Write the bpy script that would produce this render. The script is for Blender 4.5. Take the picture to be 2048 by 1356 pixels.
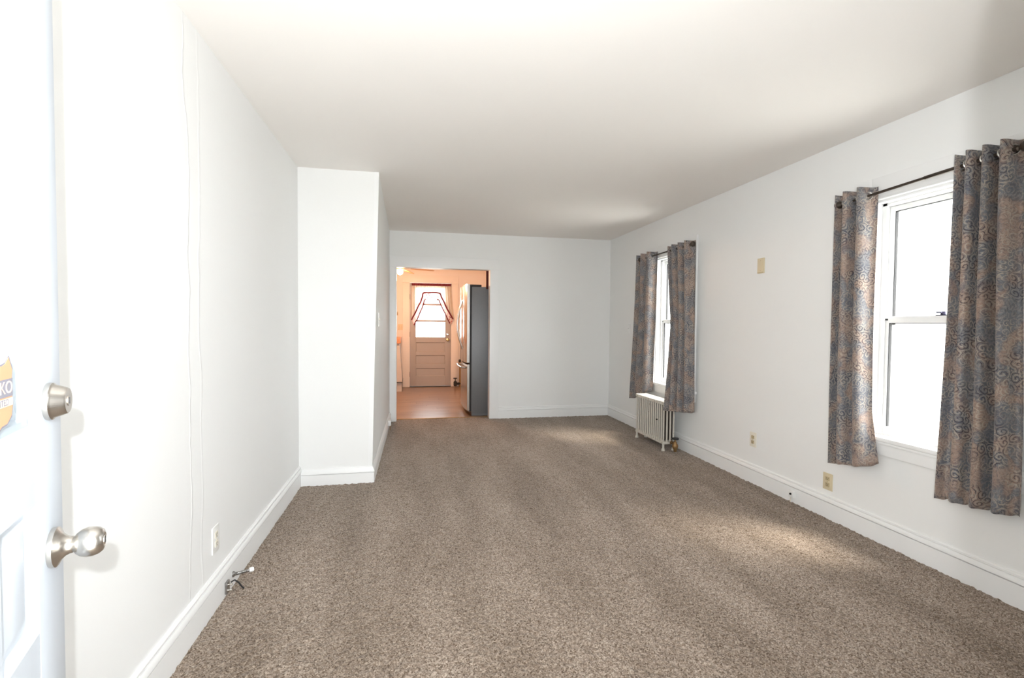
import bpy, bmesh, math, random
import numpy as np
from mathutils import Vector, Matrix

for o in list(bpy.data.objects):
    bpy.data.objects.remove(o)
scene = bpy.context.scene
COL = scene.collection
random.seed(7)
R = math.radians

# ---------------------------------------------------------------- camera
F_PX, YAW, PITCH, ROLL, CAM_H = 973.78, .2010, -.0304, .0082, 1.27
fw = Vector((math.sin(YAW)*math.cos(PITCH), math.cos(YAW)*math.cos(PITCH), math.sin(PITCH)))
rt = Vector((math.cos(YAW), -math.sin(YAW), 0))
up = rt.cross(fw)
r2 = rt*math.cos(ROLL) + up*math.sin(ROLL)
u2 = -rt*math.sin(ROLL) + up*math.cos(ROLL)
cam_data = bpy.data.cameras.new('camera')
cam = bpy.data.objects.new('camera', cam_data)
COL.objects.link(cam)
m = Matrix.Identity(4)
for i in range(3):
    m[i][0], m[i][1], m[i][2] = r2[i], u2[i], -fw[i]
m[2][3] = CAM_H
cam.matrix_world = m
cam_data.sensor_width = 36.0
cam_data.lens = 36.0*F_PX/2048
cam_data.clip_start = 0.02
scene.camera = cam

# ---------------------------------------------------------------- world, sun, flash, exposure
SKY_STRENGTH, SUN_STRENGTH, FLASH_POWER, KITCHEN_LAMP = 9.8, 10.5, 208.0, 78.0
world = bpy.data.worlds.new('world'); scene.world = world
world.use_nodes = True
bg = world.node_tree.nodes['Background']
bg.inputs[0].default_value = (0.95, 0.98, 1.0, 1)
bg.inputs[1].default_value = SKY_STRENGTH

def aim(o, d):
    o.rotation_euler = Vector(d).to_track_quat('-Z', 'Y').to_euler()

sun_d = bpy.data.lights.new('sun', 'SUN'); sun_d.energy = SUN_STRENGTH
sun_d.angle = R(22); sun_d.color = (1.0, .93, .82)
sun = bpy.data.objects.new('sun', sun_d); COL.objects.link(sun)
sun.location = (8, -4, 9); aim(sun, (-.43, .29, -.84))

# the flash on the camera's hot shoe
fl_d = bpy.data.lights.new('camera_flash', 'SPOT'); fl_d.energy = FLASH_POWER
fl_d.shadow_soft_size = .010; fl_d.spot_size = R(158); fl_d.spot_blend = 1.0
fl_d.color = (.95, .98, 1.0)
fl = bpy.data.objects.new('camera_flash', fl_d); COL.objects.link(fl)
fl.location = (.012, -.11, 1.395); aim(fl, (.08, 1, .32))

vs = scene.view_settings
vs.view_transform = 'Standard'; vs.look = 'None'; vs.gamma = 1.0
vs.use_curve_mapping = False
vs.exposure = 0.14
cy = scene.cycles
cy.adaptive_threshold = .025
cy.max_bounces = 7; cy.diffuse_bounces = 5; cy.glossy_bounces = 4; cy.transmission_bounces = 4; cy.transparent_max_bounces = 12
cy.caustics_reflective = False; cy.caustics_refractive = False

# ---------------------------------------------------------------- materials
MATS = {}
def nodes_of(name):
    mt = bpy.data.materials.new(name); mt.use_nodes = True
    nt = mt.node_tree
    return mt, nt, nt.nodes['Principled BSDF']

def nd(nt, t, **kw):
    n = nt.nodes.new(t)
    for k, v in kw.items():
        setattr(n, k, v)
    return n

def mix_rgb(nt, fac, a, b, blend='MIX'):
    n = nd(nt, 'ShaderNodeMix', data_type='RGBA', blend_type=blend)
    for sock, v in ((n.inputs[0], fac), (n.inputs[6], a), (n.inputs[7], b)):
        if isinstance(v, bpy.types.NodeSocket):
            nt.links.new(v, sock)
        elif isinstance(v, (int, float)):
            sock.default_value = v
        else:
            sock.default_value = (*v, 1)
    return n.outputs[2]

def math_n(nt, op, a, b=0.0, clamp=False):
    n = nd(nt, 'ShaderNodeMath', operation=op); n.use_clamp = clamp
    for i, v in enumerate((a, b)):
        if isinstance(v, bpy.types.NodeSocket):
            nt.links.new(v, n.inputs[i])
        else:
            n.inputs[i].default_value = v
    return n.outputs[0]

def ramp(nt, fac, stops):
    n = nd(nt, 'ShaderNodeValToRGB')
    while len(n.color_ramp.elements) < len(stops):
        n.color_ramp.elements.new(.5)
    for e, (p, c) in zip(n.color_ramp.elements, stops):
        e.position = p
        e.color = (*c, 1) if not isinstance(c, (int, float)) else (c, c, c, 1)
    nt.links.new(fac, n.inputs[0])
    return n.outputs[0]

def mat(name, color, rough=.5, metal=0.0, var=0.0, scale=8.0, bump=0.0, bscale=60.0, spec=.5, stretch=None, coat=0.0):
    """Painted / moulded surface: colour with slight procedural variation and fine relief."""
    if name in MATS:
        return MATS[name]
    mt, nt, p = nodes_of(name)
    tc = nd(nt, 'ShaderNodeTexCoord')
    vec = tc.outputs['Object']
    if stretch:
        mp = nd(nt, 'ShaderNodeMapping'); mp.inputs['Scale'].default_value = stretch
        nt.links.new(vec, mp.inputs[0]); vec = mp.outputs[0]
    nz = nd(nt, 'ShaderNodeTexNoise'); nz.inputs['Scale'].default_value = scale
    nz.inputs['Detail'].default_value = 1.5
    nt.links.new(vec, nz.inputs['Vector'])
    lo = tuple(c*(1-var) for c in color); hi = tuple(min(1, c*(1+var)) for c in color)
    nt.links.new(mix_rgb(nt, nz.outputs['Fac'], lo, hi), p.inputs['Base Color'])
    p.inputs['Roughness'].default_value = rough
    p.inputs['Metallic'].default_value = metal
    p.inputs['Specular IOR Level'].default_value = spec
    p.inputs['Coat Weight'].default_value = coat
    if bump:
        nb = nd(nt, 'ShaderNodeTexNoise'); nb.inputs['Scale'].default_value = bscale
        nb.inputs['Detail'].default_value = 2
        nt.links.new(vec, nb.inputs['Vector'])
        bn = nd(nt, 'ShaderNodeBump'); bn.inputs['Strength'].default_value = bump
        bn.inputs['Distance'].default_value = .004
        nt.links.new(nb.outputs['Fac'], bn.inputs['Height'])
        nt.links.new(bn.outputs[0], p.inputs['Normal'])
    MATS[name] = mt
    return mt

M_wall = mat('painted_plaster', (.835, .84, .83), .62, var=.012, scale=1.5, bump=.12, bscale=26, spec=.3)
def seamed_plaster():
    mt, nt, p = nodes_of('seamed_plaster'); L = nt.links
    tc = nd(nt, 'ShaderNodeTexCoord')
    n1 = nd(nt, 'ShaderNodeTexNoise'); n1.inputs['Scale'].default_value = 1.5; L.new(tc.outputs['Object'], n1.inputs['Vector'])
    L.new(mix_rgb(nt, n1.outputs['Fac'], (.825, .83, .825), (.845, .85, .845)), p.inputs['Base Color'])
    p.inputs['Roughness'].default_value = .6; p.inputs['Specular IOR Level'].default_value = .3
    sx = nd(nt, 'ShaderNodeSeparateXYZ'); L.new(tc.outputs['Object'], sx.inputs[0])
    n2 = nd(nt, 'ShaderNodeTexNoise'); n2.inputs['Scale'].default_value = 2.2; n2.inputs['Detail'].default_value = 3; L.new(tc.outputs['Object'], n2.inputs['Vector'])
    wig = math_n(nt, 'MULTIPLY', math_n(nt, 'SUBTRACT', n2.outputs['Fac'], .5), .16)
    hgt = None
    for y_, wd, ht in ((2.13, .006, .5), (2.24, .010, .35)):
        d = math_n(nt, 'ABSOLUTE', math_n(nt, 'SUBTRACT', math_n(nt, 'ADD', sx.outputs[1], wig), y_))
        r_ = math_n(nt, 'MULTIPLY', ramp(nt, d, [(0.0, 1.0), (wd, 0.0)]), ht)
        hgt = r_ if hgt is None else math_n(nt, 'ADD', hgt, r_)
    n3 = nd(nt, 'ShaderNodeTexNoise'); n3.inputs['Scale'].default_value = 26; n3.inputs['Detail'].default_value = 2; L.new(tc.outputs['Object'], n3.inputs['Vector'])
    hgt = math_n(nt, 'ADD', hgt, math_n(nt, 'MULTIPLY', n3.outputs['Fac'], .12))
    bn = nd(nt, 'ShaderNodeBump'); bn.inputs['Strength'].default_value = .7; bn.inputs['Distance'].default_value = .004
    L.new(hgt, bn.inputs['Height']); L.new(bn.outputs[0], p.inputs['Normal'])
    return mt
M_wall_seam = seamed_plaster()
M_ceil = mat('ceiling_paint', (.87, .84, .805), .75, var=.015, scale=1.2, bump=.10, bscale=30, spec=.2)
M_trim = mat('trim_paint', (.85, .855, .85), .38, var=.01, scale=4, bump=.05, bscale=40)
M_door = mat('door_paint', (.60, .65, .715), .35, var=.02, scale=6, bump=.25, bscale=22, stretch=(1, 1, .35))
M_vinyl = mat('window_vinyl', (.84, .84, .83), .35, var=.01)
M_track = mat('window_track', (.55, .53, .48), .5, var=.08)
M_black = mat('black_plastic', (.012, .012, .014), .4)
M_lock = mat('sash_lock_metal', (.05, .045, .08), .4, .6)
M_nickel = mat('brushed_nickel', (.62, .59, .55), .27, 1.0, var=.06, scale=3, bump=.06, bscale=40, stretch=(1, 1, 14))
M_rod = mat('bronze_rod', (.07, .055, .045), .38, .7, var=.2, scale=20)
M_grommet = mat('grommet_metal', (.45, .43, .40), .3, 1.0)
M_ivory = mat('ivory_plastic', (.66, .57, .39), .4, var=.03)
M_ivory_dk = mat('ivory_plastic_aged', (.50, .41, .25), .45, var=.05)
M_white_pl = mat('white_plastic', (.82, .82, .80), .35, var=.01)
M_cream_pl = mat('cream_plastic', (.78, .74, .64), .4, var=.02)
M_brass = mat('aged_brass', (.33, .20, .09), .45, .8, var=.35, scale=30, bump=.2, bscale=60)
M_kwall = mat('kitchen_wall_paint', (.80, .72, .66), .6, var=.015, bump=.08, bscale=26, spec=.3)
M_ktrim = mat('kitchen_trim_paint', (.80, .71, .63), .45, var=.01)
M_kdoor = mat('kitchen_door_paint', (.42, .37, .335), .45, var=.03, bump=.06, bscale=30)
M_fridge = mat('fridge_side_grey', (.17, .172, .178), .42, .2, var=.08, scale=90, bump=.1, bscale=220)
M_steel = mat('stainless_steel', (.60, .58, .55), .24, 1.0, var=.04, scale=3, stretch=(30, 30, 1))
M_gasket = mat('rubber_gasket', (.02, .018, .018), .6)
M_redwood = mat('red_cabinet_wood', (.09, .014, .009), .6, spec=.2, var=.3, scale=6, stretch=(8, 8, 1))
M_counter = mat('counter_laminate', (.62, .27, .13), .4, var=.25, scale=40)
M_skirt = mat('counter_skirt', (.60, .55, .52), .7, var=.06, scale=10)
M_fanblade = mat('fan_blade_wood', (.42, .22, .09), .45, var=.2, scale=5)
M_fanmetal = mat('fan_brass', (.55, .38, .16), .3, .9)
M_red = mat('red_trim_fabric', (.17, .016, .024), .8, var=.3, scale=60)
M_copper = mat('old_pipe', (.32, .19, .08), .5, .6, var=.3, scale=20)
M_castiron = mat('dark_cast_iron', (.03, .028, .026), .6, .3)
M_spring = mat('spring_steel', (.35, .34, .33), .35, 1.0)
M_concrete = mat('pale_concrete', (.62, .62, .60), .85, var=.08, scale=3, bump=.2, bscale=20)
M_padding = mat('carpet_padding', (.20, .15, .11), .9, var=.2, scale=30)
M_sky_blocker = mat('sky_blocker_paint', (.75, .76, .74), .6, var=.02)

# radiator paint: chipped ivory enamel with rust
mt, nt, p = nodes_of('radiator_paint')
tc = nd(nt, 'ShaderNodeTexCoord'); oi = nd(nt, 'ShaderNodeObjectInfo')
ad = nd(nt, 'ShaderNodeVectorMath', operation='ADD')
nt.links.new(tc.outputs['Object'], ad.inputs[0]); nt.links.new(oi.outputs['Location'], ad.inputs[1])
nz = nd(nt, 'ShaderNodeTexNoise'); nz.inputs['Scale'].default_value = 34; nz.inputs['Detail'].default_value = 6
nt.links.new(ad.outputs[0], nz.inputs['Vector'])
f = ramp(nt, nz.outputs['Fac'], [(.68, 0.0), (.76, 1.0)])
nt.links.new(mix_rgb(nt, f, (.58, .545, .48), (.20, .11, .05)), p.inputs['Base Color'])
p.inputs['Roughness'].default_value = .45
M_rad = mt

# clear window glass: transmits light straight through, mirrors a little
def glass(name, tint=(.97, .98, .98)):
    mt, nt, p = nodes_of(name)
    nt.nodes.remove(p)
    out = nt.nodes['Material Output']
    tr = nd(nt, 'ShaderNodeBsdfTransparent'); tr.inputs[0].default_value = (*tint, 1)
    gl = nd(nt, 'ShaderNodeBsdfGlossy'); gl.inputs['Roughness'].default_value = .02
    fr = nd(nt, 'ShaderNodeFresnel'); fr.inputs[0].default_value = 1.45
    mx = nd(nt, 'ShaderNodeMixShader')
    ge = nd(nt, 'ShaderNodeNewGeometry')          # only the entry face mirrors (no false total reflection inside the sheet)
    fac = math_n(nt, 'MULTIPLY', fr.outputs[0], math_n(nt, 'SUBTRACT', 1.0, ge.outputs['Backfacing']))
    nt.links.new(fac, mx.inputs[0]); nt.links.new(tr.outputs[0], mx.inputs[1])
    nt.links.new(gl.outputs[0], mx.inputs[2]); nt.links.new(mx.outputs[0], out.inputs[0])
    return mt
M_glass = glass('window_glass')

# carpet yarn: flecked beige-brown cut pile
mt, nt, p = nodes_of('carpet_yarn')
tc = nd(nt, 'ShaderNodeTexCoord')
n1 = nd(nt, 'ShaderNodeTexVoronoi'); n1.inputs['Scale'].default_value = 210
nt.links.new(tc.outputs['Object'], n1.inputs['Vector'])
sep = nd(nt, 'ShaderNodeSeparateColor'); nt.links.new(n1.outputs['Color'], sep.inputs[0])
yarn = ramp(nt, sep.outputs[0], [(0.0, (.11, .075, .05)), (.28, (.235, .178, .136)), (.62, (.33, .262, .21)), (1.0, (.50, .42, .35))])
mp = nd(nt, 'ShaderNodeMapping'); mp.inputs['Scale'].default_value = (2.4, .55, 1)
mp.inputs['Rotation'].default_value = (0, 0, R(12))
nt.links.new(tc.outputs['Object'], mp.inputs[0])
n2 = nd(nt, 'ShaderNodeTexNoise'); n2.inputs['Scale'].default_value = 1.5; n2.inputs['Detail'].default_value = 3
nt.links.new(mp.outputs[0], n2.inputs['Vector'])
nap = ramp(nt, n2.outputs['Fac'], [(.34, (.72, .70, .67)), (.66, (1.0, 1.0, 1.0))])
nt.links.new(mix_rgb(nt, 1.0, yarn, nap, 'MULTIPLY'), p.inputs['Base Color'])
p.inputs['Roughness'].default_value = .95
p.inputs['Specular IOR Level'].default_value = .1
p.inputs['Sheen Weight'].default_value = .15
nb = nd(nt, 'ShaderNodeTexNoise'); nb.inputs['Scale'].default_value = 300
nt.links.new(tc.outputs['Object'], nb.inputs['Vector'])
bn = nd(nt, 'ShaderNodeBump'); bn.inputs['Strength'].default_value = .5; bn.inputs['Distance'].default_value = .003
nt.links.new(nb.outputs['Fac'], bn.inputs['Height']); nt.links.new(bn.outputs[0], p.inputs['Normal'])
M_carpet = mt

# laminate planks
mt, nt, p = nodes_of('laminate_wood')
tc = nd(nt, 'ShaderNodeTexCoord'); oi = nd(nt, 'ShaderNodeObjectInfo')
ad = nd(nt, 'ShaderNodeVectorMath', operation='ADD')
nt.links.new(tc.outputs['Object'], ad.inputs[0]); nt.links.new(oi.outputs['Location'], ad.inputs[1])
mp = nd(nt, 'ShaderNodeMapping'); mp.inputs['Scale'].default_value = (1.2, 22, 1)
nt.links.new(ad.outputs[0], mp.inputs[0])
n1 = nd(nt, 'ShaderNodeTexNoise'); n1.inputs['Scale'].default_value = 2.2; n1.inputs['Detail'].default_value = 6
nt.links.new(mp.outputs[0], n1.inputs['Vector'])
wood = ramp(nt, n1.outputs['Fac'], [(.3, (.15, .082, .047)), (.55, (.27, .165, .10)), (.75, (.34, .22, .145))])
tint = mix_rgb(nt, oi.outputs['Random'], (.82, .80, .78), (1.08, 1.06, 1.04))
nt.links.new(mix_rgb(nt, 1.0, wood, tint, 'MULTIPLY'), p.inputs['Base Color'])
p.inputs['Roughness'].default_value = .30
p.inputs['Specular IOR Level'].default_value = .8
M_lam = mt

# curtain damask: slate blue / dusty rose patches under cream scrolls and dark accents
def curtain_fabric():
    mt, nt, p = nodes_of('damask_curtain_fabric')
    L = nt.links
    uv = nd(nt, 'ShaderNodeUVMap'); uv.uv_map = 'UVMap'
    def noise(scale, vec, detail=2, dist=0.0):
        n = nd(nt, 'ShaderNodeTexNoise'); n.inputs['Scale'].default_value = scale
        n.inputs['Detail'].default_value = detail; n.inputs['Distortion'].default_value = dist
        L.new(vec, n.inputs['Vector']); return n
    base_vec = uv.outputs[0]
    wn = noise(9, base_vec, 2)
    sub = nd(nt, 'ShaderNodeVectorMath', operation='SUBTRACT'); L.new(wn.outputs['Color'], sub.inputs[0]); sub.inputs[1].default_value = (.5, .5, .5)
    scl = nd(nt, 'ShaderNodeVectorMath', operation='SCALE'); L.new(sub.outputs[0], scl.inputs[0]); scl.inputs['Scale'].default_value = .06
    wv = nd(nt, 'ShaderNodeVectorMath', operation='ADD'); L.new(base_vec, wv.inputs[0]); L.new(scl.outputs[0], wv.inputs[1])
    W = wv.outputs[0]
    mpv = nd(nt, 'ShaderNodeMapping'); mpv.inputs['Scale'].default_value = (1.15, .80, 1); L.new(W, mpv.inputs[0])
    patch = noise(9.5, mpv.outputs[0], 1.5, .5)
    col = ramp(nt, patch.outputs['Fac'], [(.34, (.135, .145, .175)), (.46, (.205, .21, .225)), (.51, (.19, .16, .165)), (.56, (.31, .225, .19)), (.68, (.38, .27, .215))])
    def lines(scale, freq, width, soft, dist=1.2):
        n = noise(scale, W, 1.0, dist)
        fr_ = math_n(nt, 'FRACT', math_n(nt, 'MULTIPLY', n.outputs['Fac'], freq))
        d_ = math_n(nt, 'ABSOLUTE', math_n(nt, 'SUBTRACT', fr_, .5))
        return ramp(nt, d_, [(width, 1.0), (width+soft, 0.0)])
    def spiral(scale, turns, arms):
        v = nd(nt, 'ShaderNodeTexVoronoi'); v.voronoi_dimensions = '2D'
        v.inputs['Scale'].default_value = scale; v.inputs['Randomness'].default_value = .8
        L.new(W, v.inputs['Vector'])
        d = nd(nt, 'ShaderNodeVectorMath', operation='SUBTRACT'); L.new(W, d.inputs[0]); L.new(v.outputs['Position'], d.inputs[1])
        q = nd(nt, 'ShaderNodeSeparateXYZ'); L.new(d.outputs[0], q.inputs[0])
        ang = math_n(nt, 'ARCTAN2', q.outputs[1], q.outputs[0])
        ph = math_n(nt, 'ADD', math_n(nt, 'MULTIPLY', v.outputs['Distance'], turns), math_n(nt, 'MULTIPLY', ang, arms))
        return math_n(nt, 'ADD', math_n(nt, 'MULTIPLY', math_n(nt, 'SINE', ph), .5), .5)
    cream = mix_rgb(nt, noise(6, base_vec, 1).outputs['Fac'], (.50, .39, .29), (.42, .40, .355))
    msk = ramp(nt, noise(10, base_vec, 1).outputs['Fac'], [(.40, .35), (.56, 1.0)])
    fil = lines(38, 4.0, .11, .12)
    col = mix_rgb(nt, math_n(nt, 'MULTIPLY', math_n(nt, 'MULTIPLY', fil, .55), msk), col, cream)
    fil2 = lines(60, 3.0, .07, .12, .5)
    col = mix_rgb(nt, math_n(nt, 'MULTIPLY', fil2, .5), col, (.115, .10, .115))
    s1 = spiral(25, 15.0, 1.0)
    col = mix_rgb(nt, math_n(nt, 'MULTIPLY', ramp(nt, s1, [(.80, 0.0), (.93, .75)]), msk), col, cream)
    dm = ramp(nt, noise(8, base_vec, 1).outputs['Fac'], [(.47, 0.0), (.58, .9)])
    col = mix_rgb(nt, math_n(nt, 'MULTIPLY', ramp(nt, s1, [(.03, 1.0), (.12, 0.0)]), dm), col, (.035, .028, .038))
    L.new(col, p.inputs['Base Color'])
    p.inputs['Roughness'].default_value = .55
    p.inputs['Sheen Weight'].default_value = .25
    p.inputs['Specular IOR Level'].default_value = .35
    wv2 = nd(nt, 'ShaderNodeTexNoise'); wv2.inputs['Scale'].default_value = 700
    L.new(base_vec, wv2.inputs['Vector'])
    bn = nd(nt, 'ShaderNodeBump'); bn.inputs['Strength'].default_value = .3; bn.inputs['Distance'].default_value = .001
    L.new(wv2.outputs['Fac'], bn.inputs['Height']); L.new(bn.outputs[0], p.inputs['Normal'])
    out = nt.nodes['Material Output']
    tl = nd(nt, 'ShaderNodeBsdfTranslucent'); L.new(col, tl.inputs[0])
    mx = nd(nt, 'ShaderNodeMixShader'); mx.inputs[0].default_value = .12
    L.new(p.outputs[0], mx.inputs[1]); L.new(tl.outputs[0], mx.inputs[2]); L.new(mx.outputs[0], out.inputs[0])
    return mt
M_curtain = curtain_fabric()

# sheer kitchen fabric
def sheer(name, color, alpha, prints=False):
    mt, nt, p = nodes_of(name); L = nt.links
    out = nt.nodes['Material Output']
    p.inputs['Roughness'].default_value = .9
    colr = None
    if prints:
        tc = nd(nt, 'ShaderNodeTexCoord')
        v = nd(nt, 'ShaderNodeTexVoronoi'); v.inputs['Scale'].default_value = 22
        L.new(tc.outputs['Object'], v.inputs['Vector'])
        f = ramp(nt, v.outputs['Distance'], [(.20, 1.0), (.30, 0.0)])
        sp = nd(nt, 'ShaderNodeSeparateColor'); L.new(v.outputs['Color'], sp.inputs[0])
        c2 = ramp(nt, sp.outputs[0], [(.3, (.55, .06, .07)), (.5, (.10, .07, .07)), (.75, (.55, .10, .08))])
        colr = mix_rgb(nt, f, color, c2); L.new(colr, p.inputs['Base Color'])
    else:
        p.inputs['Base Color'].default_value = (*color, 1)
    tl = nd(nt, 'ShaderNodeBsdfTranslucent')
    if colr is None:
        tl.inputs[0].default_value = (*color, 1)
    else:
        L.new(colr, tl.inputs[0])
    tr = nd(nt, 'ShaderNodeBsdfTransparent')
    m1 = nd(nt, 'ShaderNodeMixShader'); m1.inputs[0].default_value = .45
    L.new(p.outputs[0], m1.inputs[1]); L.new(tl.outputs[0], m1.inputs[2])
    m2 = nd(nt, 'ShaderNodeMixShader'); m2.inputs[0].default_value = alpha
    L.new(tr.outputs[0], m2.inputs[1]); L.new(m1.outputs[0], m2.inputs[2]); L.new(m2.outputs[0], out.inputs[0])
    return mt
M_sheer = sheer('sheer_cream', (.74, .62, .50), .90)
M_ruffle = sheer('printed_ruffle', (.70, .50, .43), .96, True)

def emissive(name, color, strength):
    mt, nt, p = nodes_of(name)
    p.inputs['Base Color'].default_value = (.9, .88, .8, 1)
    p.inputs['Emission Color'].default_value = (*color, 1)
    p.inputs['Emission Strength'].default_value = strength
    return mt
M_globe = emissive('lit_globe', (1.0, .72, .38), 7.0)

# ---------------------------------------------------------------- mesh helpers
class MB:
    def __init__(self):
        self.bm = bmesh.new()
    def box(self, x0, x1, y0, y1, z0, z1, bevel=0.0):
        b = self.bm
        vs_ = [b.verts.new((x, y, z)) for x in (x0, x1) for y in (y0, y1) for z in (z0, z1)]
        fs = [(0, 1, 3, 2), (4, 6, 7, 5), (0, 4, 5, 1), (2, 3, 7, 6), (0, 2, 6, 4), (1, 5, 7, 3)]
        faces = [b.faces.new([vs_[i] for i in f]) for f in fs]
        if bevel:
            ed = set(e for f in faces for e in f.edges)
            bmesh.ops.bevel(b, geom=list(ed), offset=bevel, segments=2, profile=.6, affect='EDGES')
        return self
    def hexa(self, pts):
        b = self.bm
        v = [b.verts.new(p) for p in pts]   # 4 bottom ccw, 4 top ccw
        for f in ((3, 2, 1, 0), (4, 5, 6, 7), (0, 1, 5, 4), (1, 2, 6, 5), (2, 3, 7, 6), (3, 0, 4, 7)):
            b.faces.new([v[i] for i in f])
        return self
    def lathe(self, prof, center, axis, seg=32):
        """prof: (radius, distance along axis)."""
        b = self.bm
        a = Vector(axis).normalized()
        t = Vector((0, 0, 1)) if abs(a.z) < .9 else Vector((1, 0, 0))
        e1 = a.cross(t).normalized(); e2 = a.cross(e1)
        c = Vector(center); rings = []
        for r_, h in prof:
            if r_ < 1e-6:
                rings.append([b.verts.new(c + a*h)])
            else:
                rings.append([b.verts.new(c + a*h + e1*(r_*math.cos(2*math.pi*k/seg)) + e2*(r_*math.sin(2*math.pi*k/seg))) for k in range(seg)])
        for A, B in zip(rings, rings[1:]):
            for k in range(seg):
                k2 = (k+1) % seg
                if len(A) == 1 and len(B) == 1:
                    continue
                if len(A) == 1:
                    b.faces.new((A[0], B[k], B[k2]))
                elif len(B) == 1:
                    b.faces.new((A[k], B[0], A[k2]))
                else:
                    b.faces.new((A[k], B[k], B[k2], A[k2]))
        return self
    def tube(self, pts, r, seg=10, caps=True, radii=None):
        b = self.bm
        pts = [Vector(q) for q in pts]; rings = []
        prev = None
        for i, q in enumerate(pts):
            t = (pts[min(i+1, len(pts)-1)] - pts[max(i-1, 0)]).normalized()
            ref = Vector((0, 0, 1)) if abs(t.z) < .95 else Vector((1, 0, 0))
            e1 = t.cross(ref).normalized()
            if prev is not None:
                e1 = (prev - t*prev.dot(t)).normalized()
            prev = e1
            e2 = t.cross(e1)
            rr = radii[i] if radii else r
            rings.append([b.verts.new(q + e1*(rr*math.cos(2*math.pi*k/seg)) + e2*(rr*math.sin(2*math.pi*k/seg))) for k in range(seg)])
        for A, B in zip(rings, rings[1:]):
            for k in range(seg):
                b.faces.new((A[k], A[(k+1) % seg], B[(k+1) % seg], B[k]))
        if caps:
            b.faces.new(rings[0][::-1]); b.faces.new(rings[-1])
        return self
    def torus(self, center, axis, R_, r, seg=24, sub=8):
        a = Vector(axis).normalized()
        t = Vector((0, 0, 1)) if abs(a.z) < .9 else Vector((1, 0, 0))
        e1 = a.cross(t).normalized(); e2 = a.cross(e1); c = Vector(center)
        g = []
        for i in range(seg):
            th = 2*math.pi*i/seg; d = e1*math.cos(th) + e2*math.sin(th)
            g.append([self.bm.verts.new(c + d*(R_ + r*math.cos(2*math.pi*j/sub)) + a*(r*math.sin(2*math.pi*j/sub))) for j in range(sub)])
        for i in range(seg):
            for j in range(sub):
                self.bm.faces.new((g[i][j], g[(i+1) % seg][j], g[(i+1) % seg][(j+1) % sub], g[i][(j+1) % sub]))
        return self
    def poly(self, pts2, frm, thick, normal):
        """prism: outline of 3D points extruded along normal*thick."""
        n = Vector(normal)*thick
        A = [self.bm.verts.new(Vector(q)) for q in pts2]
        B = [self.bm.verts.new(Vector(q)+n) for q in pts2]
        k = len(A)
        self.bm.faces.new(A); self.bm.faces.new(B[::-1])
        for i in range(k):
            self.bm.faces.new((A[i], B[i], B[(i+1) % k], A[(i+1) % k]))
        return self
    def sweep(self, path, prof):
        """Mitred sweep of (offset to the left of travel, z) along an (x, y) path."""
        b = self.bm; n = len(path); rings = []
        P = [Vector(q) for q in path]
        for i in range(n):
            d0 = (P[i]-P[i-1]).normalized() if i > 0 else (P[1]-P[0]).normalized()
            d1 = (P[i+1]-P[i]).normalized() if i < n-1 else d0
            n0 = Vector((-d0.y, d0.x)); n1 = Vector((-d1.y, d1.x))
            bis = (n0+n1).normalized(); bis = bis/max(.3, bis.dot(n0))
            rings.append([b.verts.new((P[i].x+bis.x*o, P[i].y+bis.y*o, z)) for o, z in prof])
        k = len(prof)
        for A, B in zip(rings, rings[1:]):
            for j in range(k):
                b.faces.new((A[j], A[(j+1) % k], B[(j+1) % k], B[j]))
        b.faces.new(rings[0][::-1]); b.faces.new(rings[-1])
        return self

WLOC = {}
def mesh_from(mb, name, material, smooth=True, angle=38):
    bmesh.ops.recalc_face_normals(mb.bm, faces=mb.bm.faces)
    me = bpy.data.meshes.new(name); mb.bm.to_mesh(me); mb.bm.free()
    me.materials.append(material)
    if smooth:
        me.shade_smooth()
        me.set_sharp_from_angle(angle=R(angle))
    return me

def build(mb, name, material, parent=None, base=None, smooth=True, local=False):
    """Link one mesh object. Without parent: origin at `base`. With parent: geometry is given
    in world space (or in the parent's own space when local=True)."""
    org = Vector((0, 0, 0))
    if parent is not None:
        if not local:
            org = WLOC[parent.name]
    elif base is not None:
        org = Vector(base)
    if org.length:
        bmesh.ops.translate(mb.bm, verts=mb.bm.verts, vec=-org)
    o = bpy.data.objects.new(name, mesh_from(mb, name, material, smooth))
    COL.objects.link(o)
    if parent is not None:
        o.parent = parent
    else:
        o.location = org
    WLOC[o.name] = org
    return o

def tag(o, label, cat, group=None, kind=None):
    o['label'] = label; o['category'] = cat
    if group: o['group'] = group
    if kind: o['kind'] = kind
    return o

def thing(name, loc, label, cat, group=None, kind=None, rz=0.0):
    o = bpy.data.objects.new(name, None); COL.objects.link(o)
    o.empty_display_size = .1
    o.location = loc; o.rotation_euler = (0, 0, rz)
    WLOC[o.name] = Vector(loc)
    return tag(o, label, cat, group, kind)

def struct(mb, name, material, label, cat, base=None):
    return tag(build(mb, name, material, base=base), label, cat, kind='structure')

# ---------------------------------------------------------------- dimensions
XL, XR, XC, YC, YF, H = -.8655, 2.713, -.294, 4.006, 6.444, 2.456
XCB, XCT = -.3195, -.266          # the column's outer corner is out of plumb
YN0, YN1 = .05, .20               # entry wall
KY0, KY1 = YF+.12, 9.90           # kitchen
KXL, KXR, KH = -1.7, 1.50, 2.456

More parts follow.
